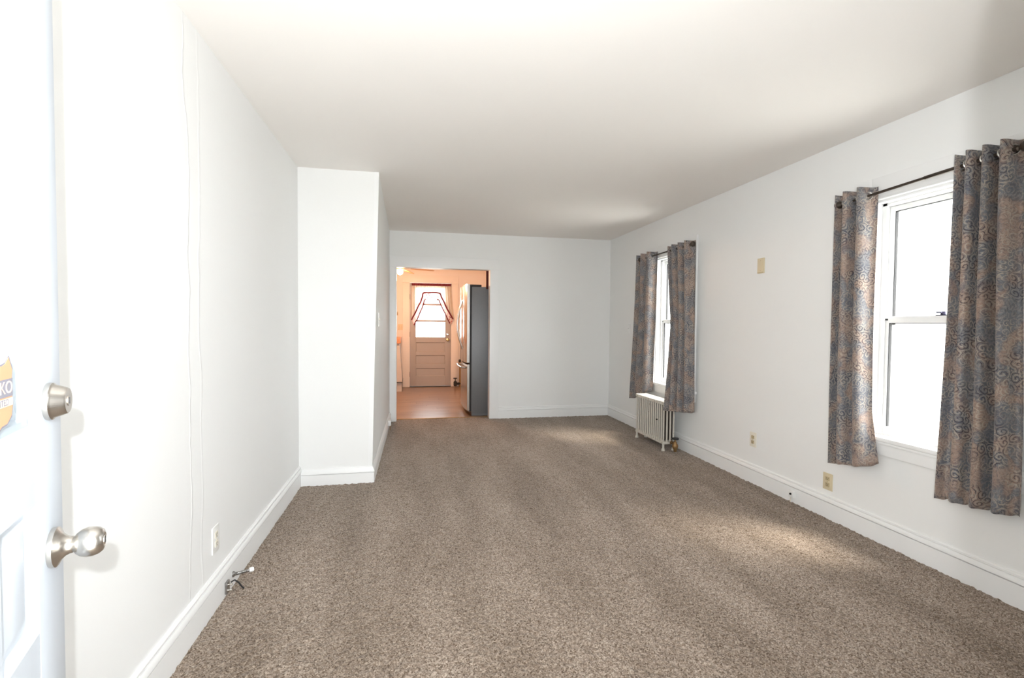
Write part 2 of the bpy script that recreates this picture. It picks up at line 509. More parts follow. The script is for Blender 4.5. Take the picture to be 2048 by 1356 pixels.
# ---------------------------------------------------------------- setting
struct(MB().box(XL-.15, XR+.14, -.0, KY0, -.14, -.012), 'floor', M_padding, 'flat subfloor of the living room under the carpet', 'floor')
struct(MB().box(XL-.15, XR+.14, YN0, KY0, H, H+.12), 'ceiling', M_ceil, 'plain off-white painted living room ceiling', 'ceiling')
struct(MB().box(XL-.15, XL, YN0, YC+.05, -.1, H), 'wall_left', M_wall_seam, 'long bare white wall on the left behind the open door', 'wall')
w = MB().hexa([(XL-.15, YC, -.1), (XCB, YC, -.1), (XC, YF+.02, -.1), (XL-.15, YF+.02, -.1),
               (XL-.15, YC, H), (XCT, YC, H), (XC, YF+.02, H), (XL-.15, YF+.02, H)])
struct(w, 'wall_left_projection', M_wall, 'white boxed-out wall section stepping into the room from the left', 'wall')

W1 = (1.755, 2.455); W2 = (4.416, 5.116); WZ = (.605, 2.02)
w = MB()
for y0, y1 in ((YN0, W1[0]), (W1[1], W2[0]), (W2[1], KY0)):
    w.box(XR, XR+.14, y0, y1, -.1, H)
for y0, y1 in (W1, W2):
    w.box(XR, XR+.14, y0, y1, -.1, WZ[0]); w.box(XR, XR+.14, y0, y1, WZ[1], H)
struct(w, 'wall_right', M_wall, 'long white wall on the right with two windows', 'wall')

DX0, DX1, DZ = -.207, 1.006, 1.99
w = MB().box(XC-.4, DX0-.012, YF, KY0, -.1, H).box(DX1+.012, XR+.02, YF, KY0, -.1, H).box(DX0-.012, DX1+.012, YF, KY0, DZ+.012, H)
struct(w, 'wall_back', M_wall, 'white end wall with the wide doorway to the kitchen', 'wall')

OX0, OX1, OZ = -.405, .440, 2.06
w = MB().box(XL-.15, OX0, YN0, YN1, -.1, H).box(OX1, XR+.14, YN0, YN1, -.1, H).box(OX0, OX1, YN0, YN1, OZ, H)
struct(w, 'wall_front', M_wall, 'white entry wall behind the camera with the open front doorway', 'wall')

# doorway jambs + casing
c = thing('trim_1', (DX0, YF, 0), 'wide white casing around the doorway to the kitchen', 'trim', kind='structure')
for x0, x1, nm in ((XC+.001, DX0, 'casing_side'), (DX1, DX1+.122, 'casing_side')):
    build(MB().box(x0, x1, YF-.02, YF, 0, DZ, .002), nm, M_trim, c)
build(MB().box(XC+.001, DX1+.122, YF-.021, YF, DZ, DZ+.144, .002), 'casing_head', M_trim, c)
build(MB().box(DX0-.012, DX0, YF-.001, KY0+.001, 0, DZ), 'jamb', M_trim, c)
build(MB().box(DX1, DX1+.012, YF-.001, KY0+.001, 0, DZ), 'jamb', M_trim, c)
build(MB().box(DX0-.012, DX1+.012, YF-.001, KY0+.001, DZ, DZ+.012), 'head_jamb', M_trim, c)

# baseboards: flat board under a stepped cap
BB = [(0, -.01), (.018, -.01), (.018, .104), (.008, .105), (.008, .1095), (.021, .1105), (.021, .122), (.014, .134), (.008, .135), (.008, .138), (.0125, .139), (.0125, .146), (.007, .153), (0, .153)]
BBc = [(0, -.01), (.018, -.01), (.018, .080), (.008, .081), (.008, .085), (.021, .086), (.021, .098), (.013, .112), (.012, .118), (.006, .125), (0, .125)]
def bb(path, name, label, prof=BB):
    struct(MB().sweep(path, prof), name, M_trim, label, 'baseboard')
bb([(XL, YC), (XL, YN1)], 'baseboard_left', 'white moulded baseboard along the long left wall')
bb([(XC, YF), (XCB+.001, YC), (XL+.018, YC)], 'baseboard_left_projection', 'white moulded baseboard wrapping the boxed-out wall section', BBc)
bb([(XR, YN1), (XR, YF)], 'baseboard_right', 'white moulded baseboard under the two windows')
bb([(XR-.018, YF), (DX1+.122, YF)], 'baseboard_back', 'white moulded baseboard on the end wall right of the doorway')

# corner bead of the projection
w = MB()
for s in (0, 1):
    w.hexa([(XCB-.030+s*.0, YC-.004, .12), (XCB+.003, YC-.004, .12), (XCB+.003, YC+.001, .12), (XCB-.030, YC+.001, .12),
            (XCT-.030, YC-.004, H), (XCT+.003, YC-.004, H), (XCT+.003, YC+.001, H), (XCT-.030, YC+.001, H)]) if s == 0 else None
struct(w, 'trim_2', M_trim, 'thin vertical corner strip on the edge of the boxed-out wall', 'trim')

# ---------------------------------------------------------------- carpet (real tufted relief)
def carpet():
    rng = np.random.default_rng(3)
    V, Fq = [], []; base = 0
    def patch(x0, x1, y0, y1, res, amp):
        nonlocal base
        nx = max(2, int((x1-x0)/res)+1); ny = max(2, int((y1-y0)/res)+1)
        X, Y = np.meshgrid(np.linspace(x0, x1, nx), np.linspace(y0, y1, ny))
        Z = rng.random((ny, nx))
        Zs = Z.copy()
        Zs[1:-1, 1:-1] = (Z[1:-1, 1:-1]*2 + Z[:-2, 1:-1] + Z[2:, 1:-1] + Z[1:-1, :-2] + Z[1:-1, 2:])/6
        Zs = (Zs-.5)*amp*2
        Zs[0, :] = Zs[-1, :] = -.002
        X[1:-1, 1:-1] += (rng.random((ny-2, nx-2))-.5)*res*.7
        Y[1:-1, 1:-1] += (rng.random((ny-2, nx-2))-.5)*res*.7
        V.append(np.stack([X, Y, Zs-.002], -1).reshape(-1, 3))
        i = np.arange((ny-1)*(nx-1)); r_ = i//(nx-1); c_ = i % (nx-1); a = base + r_*nx + c_
        Fq.append(np.stack([a, a+1, a+nx+1, a+nx], -1)); base += nx*ny
    patch(XL-.01, XR+.005, 1.20, 3.0, .0062, .0080)
    patch(XL-.01, XR+.005, 3.0-.012, YC+.01, .0085, .0080)
    patch(XC-.03, XR+.005, YC-.004, YF, .0115, .0070)
    patch(DX0, DX1, YF-.012, YF+.125, .0115, .005)
    patch(XL-.01, XR+.005, YN1, 1.212, .02, .003)
    V = np.concatenate(V); Fq = np.concatenate(Fq)
    me = bpy.data.meshes.new('carpet')
    me.vertices.add(len(V)); me.vertices.foreach_set('co', V.astype(np.float32).ravel())
    me.loops.add(len(Fq)*4); me.loops.foreach_set('vertex_index', Fq.astype(np.int32).ravel())
    me.polygons.add(len(Fq)); me.polygons.foreach_set('loop_start', (np.arange(len(Fq))*4).astype(np.int32))
    me.update(calc_edges=True); me.validate()
    me.materials.append(M_carpet); me.shade_smooth()
    o = bpy.data.objects.new('carpet', me); COL.objects.link(o)
    tag(o, 'brown and beige flecked cut-pile carpet covering the living room floor', 'carpet', kind='stuff')
carpet()

# ---------------------------------------------------------------- windows
def window(n, y0, y1, label):
    o = thing('window_%d' % n, (XR, (y0+y1)/2, WZ[0]), label, 'window', kind='structure')
    CW = .12
    build(MB().box(XR-.02, XR, y1, y1+CW, .625, 2.155, .002), 'casing_side', M_trim, o)
    build(MB().box(XR-.02, XR, y0-CW, y0, .625, 2.155, .002), 'casing_side', M_trim, o)
    build(MB().box(XR-.019, XR, y0, y1, 2.02, 2.155, .002).box(XR-.026, XR, y0, y1, 2.022, 2.034, .003), 'casing_head', M_trim, o)
    build(MB().box(XR-.031, XR+.05, y0-CW-.02, y1+CW+.02, .600, .625, .006), 'stool', M_trim, o)
    build(MB().box(XR-.018, XR, y0-CW, y1+CW, .520, .600, .002).box(XR-.026, XR, y0-CW, y1+CW, .583, .600, .004), 'apron', M_trim, o)
    # jamb lining
    j = MB().box(XR-.001, XR+.141, y0, y0+.014, .6, 2.02).box(XR-.001, XR+.141, y1-.014, y1, .6, 2.02).box(XR-.001, XR+.141, y0, y1, 2.006, 2.02).box(XR+.05, XR+.16, y0, y1, .6, .628)
    build(j, 'jamb', M_trim, o)
    a0, a1 = y0+.014, y1-.014
    tr = MB()
    for ya, yb in ((a0, a0+.026), (a1-.026, a1)):
        tr.box(XR+.05, XR+.062, ya, yb, .628, 2.006).box(XR+.062, XR+.125, ya, ya+.006 if ya == a0 else yb, .628, 2.006) if ya == a0 else tr.box(XR+.05, XR+.062, ya, yb, .628, 2.006).box(XR+.062, XR+.125, yb-.006, yb, .628, 2.006)
    tr.box(XR+.05, XR+.125, a0, a1, 1.992, 2.006)
    build(tr, 'frame', M_vinyl, o)
    # upper sash (outer track)
    def sash(nm, x0, x1, z0, z1, st, rl_b, rl_t, material):
        s = MB()
        s.box(x0, x1, a0+.008, a0+.008+st, z0, z1, .002).box(x0, x1, a1-.008-st, a1-.008, z0, z1, .002)
        s.box(x0, x1, a0+.008+st, a1-.008-st, z0, z0+rl_b, .002).box(x0, x1, a0+.008+st, a1-.008-st, z1-rl_t, z1, .002)
        so = build(s, nm, material, o)
        xm = (x0+x1)/2
        build(MB().box(xm-.003, xm+.003, a0+.006+st, a1-.006-st, z0+rl_b-.002, z1-rl_t+.002), 'pane', M_glass, so, smooth=False)
        g = MB(); e = .0035
        for q in ((a0+.008+st, a0+.008+st+e, z0+rl_b, z1-rl_t), (a1-.008-st-e, a1-.008-st, z0+rl_b, z1-rl_t),
                  (a0+.008+st, a1-.008-st, z1-rl_t-e, z1-rl_t)):
            g.box(x0+.004, x1-.004, *q)
        build(g, 'glazing_gasket', M_gasket, so)
        return so
    sash('upper_sash', XR+.094, XR+.120, 1.300, 1.990, .030, .032, .030, M_vinyl)
    lo = sash('lower_sash', XR+.064, XR+.090, .632, 1.335, .036, .046, .040, M_vinyl)
    for yy in (a1-.040, a0+.016):
        build(MB().box(XR+.060, XR+.065, yy, yy+.024, 1.311, 1.321, .001), 'tilt_latch', M_black, lo)
    ym = (y0+y1)/2
    build(MB().box(XR+.068, XR+.092, ym-.032, ym+.032, 1.335, 1.341, .002).lathe([(0, .018), (.011, .018), (.012, .006), (.012, 0), (0, 0)], (XR+.080, ym, 1.340), (0, 0, 1), 14)
          .box(XR+.058, XR+.080, ym-.004, ym+.022, 1.349, 1.357, .002), 'sash_lock', M_lock, lo)
    # storm window frame outside
    s = MB(); x0, x1 = XR+.142, XR+.155
    for q in ((y0, y0+.035, .62, 2.01), (y1-.035, y1, .62, 2.01), (y0, y1, .62, .655), (y0, y1, 1.98, 2.01), (y0, y1, 1.285, 1.31)):
        s.box(x0, x1, *q)
    build(s, 'storm_frame', M_vinyl, o)
    return o
window(1, W1[0], W1[1], 'near double-hung window with white casing between patterned curtains')
window(2, W2[0], W2[1], 'far double-hung window with white casing above the radiator')

# ---------------------------------------------------------------- curtains
ROD_X = XR-.080
def curtain(label, yt0, yt1, yb0, yb1, zt, zb0, zb1, folds, amp, phase, rodz, seed, push=0.0, flap=False):
    """yt0/yb0 = far edge, yt1/yb1 = near edge (top / bottom)."""
    rng = random.Random(seed)
    o = thing('curtain', (ROD_X, (yt0+yt1)/2, zb0), label, 'curtain', 'patterned curtain panels on the right wall windows')
    nu, nv = 150, 70
    wob = [(rng.uniform(-.25, .25), rng.uniform(0, 6.28)) for _ in range(3)]
    bm = bmesh.new(); grid = []
    uvl = bm.loops.layers.uv.new('UVMap'); cloth_u = {}
    for j in range(nv+1):
        v = j/nv
        row = []; acc = 0; prev = None
        for i in range(nu+1):
            u = i/nu
            e = v**1.4
            y = (yt0*(1-u)+yt1*u)*(1-e) + (yb0*(1-u)+yb1*u)*e
            ph = 2*math.pi*folds*u + phase + .25*math.sin(wob[0][1] + 3*v + 4*u)*v
            s = math.sin(ph)
            s = math.copysign(abs(s)**.75, s)
            a = amp*(1-.18*v) * (1 + wob[1][0]*math.sin(6*u+wob[1][1])*v)
            x = ROD_X - s*a + .006*math.sin(5*v+wob[2][1])*v
            y += .30*amp*math.cos(ph)*math.sin(ph)*.6 + .008*math.sin(7*v+wob[0][1])*v*(u-.5)
            zb = zb0*(1-u)+zb1*u
            z = zt + .004*math.sin(ph*1.0+1) + (zb-zt)*v
            if v > .985:
                z += .003*math.sin(ph*3)
            if flap and u > .72 and v > .80:
                k = (u-.72)/.28*(v-.80)/.20
                y -= .065*k; x -= .018*k; z += .035*k*k
            x -= push*(1-u)*max(0, (v-.45)/.55)**1.3
            x = min(x, XR-.0345)
            q = Vector((x, y, z))
            if prev is not None:
                acc += math.hypot(q.x-prev.x, q.y-prev.y)
            prev = q
            vert = bm.verts.new(q - WLOC[o.name]); cloth_u[vert] = (acc + seed*.37, q.z)
            row.append(vert)
        grid.append(row)
    for j in range(nv):
        for i in range(nu):
            f = bm.faces.new((grid[j][i], grid[j+1][i], grid[j+1][i+1], grid[j][i+1]))
            f.smooth = True
            for l in f.loops:
                l[uvl].uv = cloth_u[l.vert]
    me = bpy.data.meshes.new('fabric_panel'); bm.to_mesh(me); bm.free(); me.materials.append(M_curtain)
    po = bpy.data.objects.new('fabric_panel', me); COL.objects.link(po); po.parent = o
    sd = po.modifiers.new('thickness', 'SOLIDIFY'); sd.thickness = .0022; sd.offset = 0
    # grommets where the cloth crosses the rod
    k = math.ceil(phase/math.pi)
    while True:
        u = (k*math.pi - phase)/(2*math.pi*folds)
        if u > .99: break
        if u > .01:
            y = yt0*(1-u)+yt1*u
            build(MB().torus((ROD_X, y, rodz(y)), (.55, .83, 0), .0215, .0042), 'grommet', M_grommet, o)
        k += 1
    return o

rod1 = lambda y: 2.043 + (2.45-y)*.036
rod2 = lambda y: 2.047 + (5.1-y)*.010
curtain('patterned curtain panel left of the near window, its inner fold sunlit', 2.628, 2.400, 2.640, 2.398, 2.098, .395, .440, 2.35, .046, 2.51, rod1, 1, flap=True)
curtain('patterned curtain panel right of the near window, nearest the camera', 1.935, 1.690, 1.985, 1.655, 2.118, .400, .430, 3.5, .040, 2.2, rod1, 2)
curtain('patterned curtain panel left of the far window, hanging over the radiator end', 5.395, 5.035, 5.530, 5.070, 2.098, .375, .530, 2.4, .046, 2.20, rod2, 3)
curtain('patterned curtain panel right of the far window beside its white casing', 4.690, 4.275, 4.450, 4.235, 2.098, .420, .430, 3.4, .040, 2.4, rod2, 4, push=.16)

def curtain_rod(y0, y1, rz, label):
    o = thing('curtain_rod', (ROD_X, (y0+y1)/2, rz((y0+y1)/2)), label, 'curtain rod', 'dark curtain rods over the windows')
    a, b = Vector((ROD_X, y0, rz(y0))), Vector((ROD_X, y1, rz(y1)))
    mid = a.lerp(b, .55)
    build(MB().tube([a, mid], .0075, 14).tube([mid, b], .0095, 14), 'rod', M_rod, o)
    for q, s in ((a, -1), (b, 1)):
        d = (b-a).normalized()*s
        build(MB().lathe([(.0, 0), (.012, 0), (.014, .006), (.010, .012), (.011, .016), (.022, .026), (.0265, .040), (.022, .054), (.010, .063), (0, .065)], q, d, 20), 'finial', M_rod, o)
    for yy in (y0-.055 if y0 > y1 else y0, y1+.03):
        z = rz(yy)
        build(MB().box(XR-.0285, XR-.0205, yy-.012, yy+.012, z-.035, z+.035, .002).box(ROD_X, XR-.024, yy-.005, yy+.005, z-.020, z-.010, .002)
              .torus((ROD_X, yy, z-.002), (0, 1, 0), .0125, .004, 18, 6), 'bracket', M_rod, o)
    return o
curtain_rod(2.585, 1.702, rod1, 'thin dark curtain rod with ball finials over the near window')
curtain_rod(5.33, 4.300, rod2, 'thin dark curtain rod with ball finials over the far window')

# ---------------------------------------------------------------- radiator under the far window
def radiator():
    y0, pitch, n = 4.496, .0422, 15
    xs = (2.490, 2.527, 2.564, 2.601)
    o = thing('radiator', (2.545, y0+pitch*7, 0), 'ribbed cast-iron radiator with chipped ivory paint under the far window', 'radiator')
    base = WLOC[o.name]
    zb, zt = .075, .470
    M_gap_shade = mat('gap_shade_brown', (.042, .029, .021), .8, var=.4, scale=25)  # dark colour standing in for shade deep between the tubes
    def section_mesh(end):
        mb = MB()
        for i, x in enumerate(xs):
            xx = x-base.x
            mb.tube([(xx, 0, zb), (xx, 0, zt)], .0088, 10)
            if i and not end:                      # inner columns take the painted-shade colour
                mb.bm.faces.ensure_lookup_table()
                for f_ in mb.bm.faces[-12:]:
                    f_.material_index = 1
        x0, x1 = xs[0]-base.x-.016, xs[-1]-base.x+.016
        mb.box(x0, x1, -.0195, .0195, zt-.004, .498, .008)
        mb.box(x0, x1, -.0160, .0160, .066, .094, .008)
        mb.lathe([(.014, -.0212), (.014, .0212)], (0, 0, .082), (0, 1, 0), 14)
        me = mesh_from(mb, 'section', M_rad); me.materials.append(M_gap_shade)
        return me
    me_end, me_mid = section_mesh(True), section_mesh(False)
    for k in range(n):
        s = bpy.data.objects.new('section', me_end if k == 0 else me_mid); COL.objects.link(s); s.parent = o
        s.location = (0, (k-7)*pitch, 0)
    for yy in (y0, y0+pitch*14):
        for x in (xs[0], xs[-1]):
            build(MB().lathe([(0, 0), (.019, 0), (.018, .012), (.011, .03), (.0125, .085), (0, .085)], (x, yy, 0), (0, 0, 1), 12), 'foot', M_rad, o)
    yv = y0-.052
    v = build(MB().tube([(2.575, y0-.01, .082), (2.575, yv, .082)], .015, 12)
              .lathe([(0, .0), (.016, 0), (.017, .02), (.026, .034), (.030, .052), (.028, .07), (.018, .082), (.015, .098), (.008, .10), (.007, .13), (0, .13)], (2.592, yv, 0), (0, 0, 1), 18)
              .lathe([(.024, -.012), (.024, .012)], (2.575, yv+.022, .082), (0, 1, 0), 8), 'valve', M_brass, o)
    build(MB().lathe([(0, .020), (.012, .020), (.034, .015), (.037, .008), (.034, .002), (.012, 0), (0, 0)], (2.592, yv, .122), (0, 0, 1), 20), 'handwheel', M_black, v)
    build(MB().lathe([(0, 0), (.006, 0), (.009, .008), (.004, .016), (0, .016)], (2.477, y0+pitch*2.5, .30), (-1, 0, 0), 10), 'air_vent', M_black, o)
radiator()

# ---------------------------------------------------------------- wall plates
def plate_frame(wall, y, z):
    """returns f(u, v, d) -> world; u along the wall, v up, d out of the wall"""
    if wall == 'R':
        return lambda u, v, d: (XR-d, y+u, z+v)
    if wall == 'L':
        return lambda u, v, d: (XL+d, y+u, z+v)
    if wall == 'C':
        xw = XCB + (XC-XCB)*(y-YC)/(YF-YC) + (XCT-XCB)*(z/H)*(1-(y-YC)/(YF-YC))
        return lambda u, v, d: (xw+d, y+u, z+v)
    if wall == 'K':
        return lambda u, v, d: (y+u, KY1-d, z+v)
def pbox(mb, f, u0, u1, v0, v1, d0, d1, bevel=0.0):
    a, b = f(u0, v0, d0), f(u1, v1, d1)
    return mb.box(min(a[0], b[0]), max(a[0], b[0]), min(a[1], b[1]), max(a[1], b[1]), min(a[2], b[2]), max(a[2], b[2]), bevel)

def outlet(wall, y, z, w, h, label, mp_, mr, name='wall_outlet'):
    f = plate_frame(wall, y, z)
    o = thing(name, f(0, 0, 0), label, 'outlet')
    build(pbox(MB(), f, -w/2, w/2, -h/2, h/2, 0, .006, .0025), 'cover_plate', mp_, o)
    for s in (-1, 1):
        r_ = MB(); pbox(r_, f, -.0165, .0165, s*.020-.0135, s*.020+.0135, .005, .0085, .003)
        ro = build(r_, 'receptacle', mr, o)
        q = MB()
        pbox(q, f, -.0075, -.0055, s*.020-.002, s*.020+.007, .008, .009)
        pbox(q, f, .0055, .0075, s*.020-.002, s*.020+.007, .008, .009)
        pbox(q, f, -.0025, .0025, s*.020-.010, s*.020-.005, .008, .009)
        build(q, 'slots', M_black, ro)
    build(pbox(MB(), f, -.003, .003, -.003, .003, .005, .0075, .001), 'screw', mr, o)
    return o
outlet('R', 3.4565, .350, .076, .118, 'white duplex outlet midway between the two windows above the baseboard', M_cream_pl, M_ivory_dk)
outlet('R', 2.7265, .240, .074, .112, 'yellowed ivory duplex outlet below the near window curtain', M_ivory, M_ivory_dk)
outlet('L', 2.368, .300, .076, .118, 'white duplex outlet low on the left wall', M_white_pl, M_cream_pl)

f = plate_frame('R', 3.409, 1.750)
o = thing('wall_plate', f(0, 0, 0), 'yellowed ivory blank plate high on the wall between the windows', 'wall plate')
build(pbox(MB(), f, -.036, .036, -.060, .060, 0, .012, .003), 'cover_plate', M_ivory, o)
build(pbox(MB(), f, -.030, .030, -.058, -.050, .010, .014, .001), 'lower_ledge', M_ivory_dk, o)
for v in (-.040, .040):
    build(pbox(MB(), f, -.003, .003, v-.003, v+.003, .011, .0135, .001), 'screw', M_ivory_dk, o)

def switch(wall, y, z, w, h, label, mp_, mt_, gangs=1):
    f = plate_frame(wall, y, z)
    o = thing('light_switch', f(0, 0, 0), label, 'light switch')
    build(pbox(MB(), f, -w/2, w/2, -h/2, h/2, 0, .006, .0025), 'cover_plate', mp_, o)
    for g in range(gangs):
        u = (g-(gangs-1)/2)*.046
        build(pbox(MB(), f, u-.005, u+.005, -.004, .012, .005, .016, .0015), 'toggle', mt_, o)
        for v in (-.03, .03):
            build(pbox(MB(), f, u-.003, u+.003, v-.003, v+.003, .005, .0075, .001), 'screw', mt_, o)
switch('R', 5.815, 1.222, .075, .118, 'white painted switch plate between the far corner and the curtain', M_wall, M_trim)
switch('C', 4.33, 1.300, .110, .118, 'white double switch plate on the side of the boxed-out wall', M_white_pl, M_cream_pl, 2)
switch('K', -.240, 1.195, .100, .115, 'cream double switch plate beside the kitchen back door', M_ivory, M_ivory_dk, 2)

# cable jack on the right baseboard
o = thing('cable_jack', (XR-.018, 3.005, .045), 'small white cable jack box on the right baseboard', 'cable jack')
build(MB().box(XR-.040, XR-.018, 2.985, 3.025, .036, .084, .003), 'box', M_white_pl, o)
build(MB().lathe([(.0, 0), (.0075, 0), (.0075, .006), (0, .006)], (XR-.040, 3.004, .064), (-1, 0, 0), 14), 'socket', M_black, o)
build(MB().tube([(XR-.026, 3.02, .036), (XR-.024, 3.024, .015), (XR-.022, 3.026, -.005)], .004, 8), 'cable', M_cream_pl, o)

# small jack box at the end of the left baseboard by the doorway
o = thing('telephone_jack', (-.276, 5.90, .09), 'tiny white jack box at the foot of the wall by the kitchen doorway', 'telephone jack')
build(MB().box(-.283, -.250, 5.87, 5.93, .060, .125, .004), 'box', M_white_pl, o)
build(MB().lathe([(0, 0), (.009, 0), (.009, .004), (0, .004)], (-.250, 5.90, .088), (1, 0, 0), 12), 'socket', M_black, o)
build(MB().tube([(-.262, 5.90, .06), (-.258, 5.905, .03), (-.255, 5.91, 0)], .004, 8), 'cable', M_brass, o)

# spring door stop on the left baseboard
sx = XL+.018
o = thing('door_stop', (sx, 2.53, .055), 'spring door stop with white rubber tip on the left baseboard', 'door stop')
build(MB().lathe([(0, 0), (.014, 0), (.014, .004), (.009, .010), (0, .010)], (sx, 2.53, .055), (1, 0, 0), 16), 'base', M_spring, o)
pts = [(sx+.010+.055*t/120, 2.53+.0065*math.cos(t/120*2*math.pi*13)+.030*t/120, .055+.0065*math.sin(t/120*2*math.pi*13)) for t in range(121)]
build(MB().tube(pts, .0016, 6), 'spring', M_spring, o)
build(MB().lathe([(0, 0), (.010, 0), (.0115, .004), (.0115, .016), (.009, .020), (0, .020)], (sx+.064, 2.558, .055), (.88, .48, 0), 16), 'rubber_tip', M_white_pl, o)
# cable jack beside it
o = thing('coaxial_jack', (sx, 2.44, .04), 'small metal coaxial jack with loose black wire on the left baseboard', 'coaxial jack')
build(MB().box(sx, sx+.010, 2.425, 2.462, .012, .066, .002), 'mounting_plate', M_spring, o)
build(MB().lathe([(0, 0), (.007, 0), (.007, .004), (.0045, .005), (.0045, .016), (0, .016)], (sx+.010, 2.443, .050), (1, 0, 0), 12), 'connector', M_nickel, o)
build(MB().lathe([(0, 0), (.007, 0), (.007, .004), (.0045, .005), (.0045, .016), (0, .016)], (sx+.010, 2.443, .024), (1, 0, 0), 12), 'connector', M_nickel, o)
build(MB().tube([(sx+.018, 2.452, .056), (sx+.030, 2.462, .060), (sx+.046, 2.466, .045), (sx+.058, 2.470, .022), (sx+.066, 2.474, .010)], .0035, 8), 'wire', M_black, o)

# ---------------------------------------------------------------- entry door, swung open against the left wall
AZ = R(-17.2); DW, DT = .81, .044
KN = Vector((-.58029, .92348, 0))
dd = Vector((math.sin(AZ), math.cos(AZ), 0))
hinge = KN - dd*(DW-.056)
# local frame: +x from hinge to latch, -y is the outside face we see
door = thing('door_1', hinge, 'white panelled front door with glass upper half standing open at the left', 'door', kind='structure', rz=math.pi/2 - AZ)
def dpart(mb, nm, material, parent=door): return build(mb, nm, material, parent, local=True)
ST = .112; ZT = 2.03; ZB = .012
G0, G1 = 1.110, 1.900                                 # glass light
dpart(MB().box(DW-ST, DW, 0, DT, ZB, ZT, .002), 'stile', M_door)
dpart(MB().box(0, ST, 0, DT, ZB, ZT, .002), 'stile', M_door)
dpart(MB().box(ST, DW-ST, .001, DT-.001, G1, ZT), 'rail', M_door)
rows = [(.787, .990), (.500, .703), (.213, .416)]
edges = [G0] + [e for r_ in rows for e in (r_[1], r_[0])] + [ZB]
for a, b in zip(edges[0::2], edges[1::2]):
    dpart(MB().box(ST, DW-ST, .001, DT-.001, b, a), 'rail', M_door)
cw = .131; inner0, inner1 = ST, DW-ST
gap = (inner1-inner0-3*cw)/2
cols = [(inner1-cw-k*(cw+gap), inner1-k*(cw+gap)) for k in range(3)]
for (z0, z1) in rows:
    for k, (x0, x1) in enumerate(cols):
        if k < 2:
            dpart(MB().box(x0-gap, x0, .001, DT-.001, z0, z1), 'mullion', M_door)
        mb = MB(); b_ = mb.bm                         # recessed panel with raised bevelled field
        def ring(i, y): return [b_.verts.new(q) for q in ((x0+i, y, z0+i), (x1-i, y, z0+i), (x1-i, y, z1-i), (x0+i, y, z1-i))]
        rs = [ring(0, .001), ring(.012, .014), ring(.016, .014), ring(.040, .006)]
        for A, B in zip(rs, rs[1:]):
            for i in range(4):
                b_.faces.new((A[i], A[(i+1) % 4], B[(i+1) % 4], B[i]))
        b_.faces.new(rs[-1])
        mb.box(x0, x1, .020, DT-.008, z0, z1)
        dpart(mb, 'panel', M_door)
pane = dpart(MB().box(ST-.004, DW-ST+.004, .004, .009, G0-.004, G1+.004), 'pane', M_glass)
bead = MB()
for q in ((ST, ST+.004, G0, G1), (DW-ST-.004, DW-ST, G0, G1), (ST, DW-ST, G0, G0+.010), (ST, DW-ST, G1-.012, G1)):
    bead.box(q[0], q[1], .010, .036, q[2], q[3])
dpart(bead, 'glazing_bead', M_door)
# shield sticker on the glass
sh_u, sh_z = DW-.056-.180, 1.172
def shield(s, y):
    hw, hh = .052*s, .050*s
    pts = []
    P = [(-1.0, .62), (-.78, 1.0), (-.55, .82), (-.28, .76), (0, .92), (.28, .76), (.55, .82), (.78, 1.0), (1.0, .62), (.93, .30), (.93, -.10), (1.0, -.35), (.90, -.70), (.60, -.90), (.25, -.93), (0, -1.08), (-.25, -.93), (-.60, -.90), (-.90, -.70), (-1.0, -.35), (-.93, -.10), (-.93, .30)]
    return [(sh_u+a*hw, y, sh_z+b*hh) for a, b in P]
M_orange = mat('orange_sticker', (.80, .37, .21), .5, var=.05)
M_sgrey = mat('grey_sticker', (.25, .25, .30), .5, var=.05)
M_spale = mat('pale_sticker', (.80, .58, .50), .5, var=.05)
stk = tag(build(MB().poly(shield(1.0, .0030), None, .0008, (0, 1, 0)), 'shield_sticker', M_sgrey, base=None), 'orange shield-shaped sticker on the open front door glass', 'sticker')
stk.location = hinge; stk.rotation_euler = (0, 0, math.pi/2-AZ)
def spart(mb, nm, material): return build(mb, nm, material, stk, local=True)
spart(MB().poly(shield(.94, .0025), None, .0005, (0, 1, 0)), 'shield_field', M_orange)
spart(MB().box(sh_u-.047, sh_u+.047, .0019, .0025, sh_z-.006, sh_z+.018), 'name_band', M_sgrey)
spart(MB().box(sh_u-.047, sh_u+.047, .0019, .0025, sh_z-.019, sh_z-.008), 'lower_band', M_spale)
def text_obj(txt, size, x, z, y, material, nm, sx_=1.0):
    cu = bpy.data.curves.new(nm, 'FONT'); cu.body = txt; cu.size = size; cu.align_x = 'CENTER'; cu.align_y = 'CENTER'; cu.extrude = .0002
    t = bpy.data.objects.new(nm, cu); COL.objects.link(t)
    dg = bpy.context.evaluated_depsgraph_get()
    me = bpy.data.meshes.new_from_object(t.evaluated_get(dg)); bpy.data.objects.remove(t)
    me.materials.clear(); me.materials.append(material)
    to = bpy.data.objects.new(nm, me); COL.objects.link(to); to.parent = stk
    to.location = (x, y, z); to.rotation_euler = (math.pi/2, 0, 0); to.scale = (sx_, 1, 1)
    return to
text_obj('INKO', .024, sh_u+.012, sh_z+.006, .0017, M_spale, 'lettering', 1.15)
text_obj('ENTED', .012, sh_u+.012, sh_z-.0135, .0017, M_sgrey, 'lettering', 1.15)
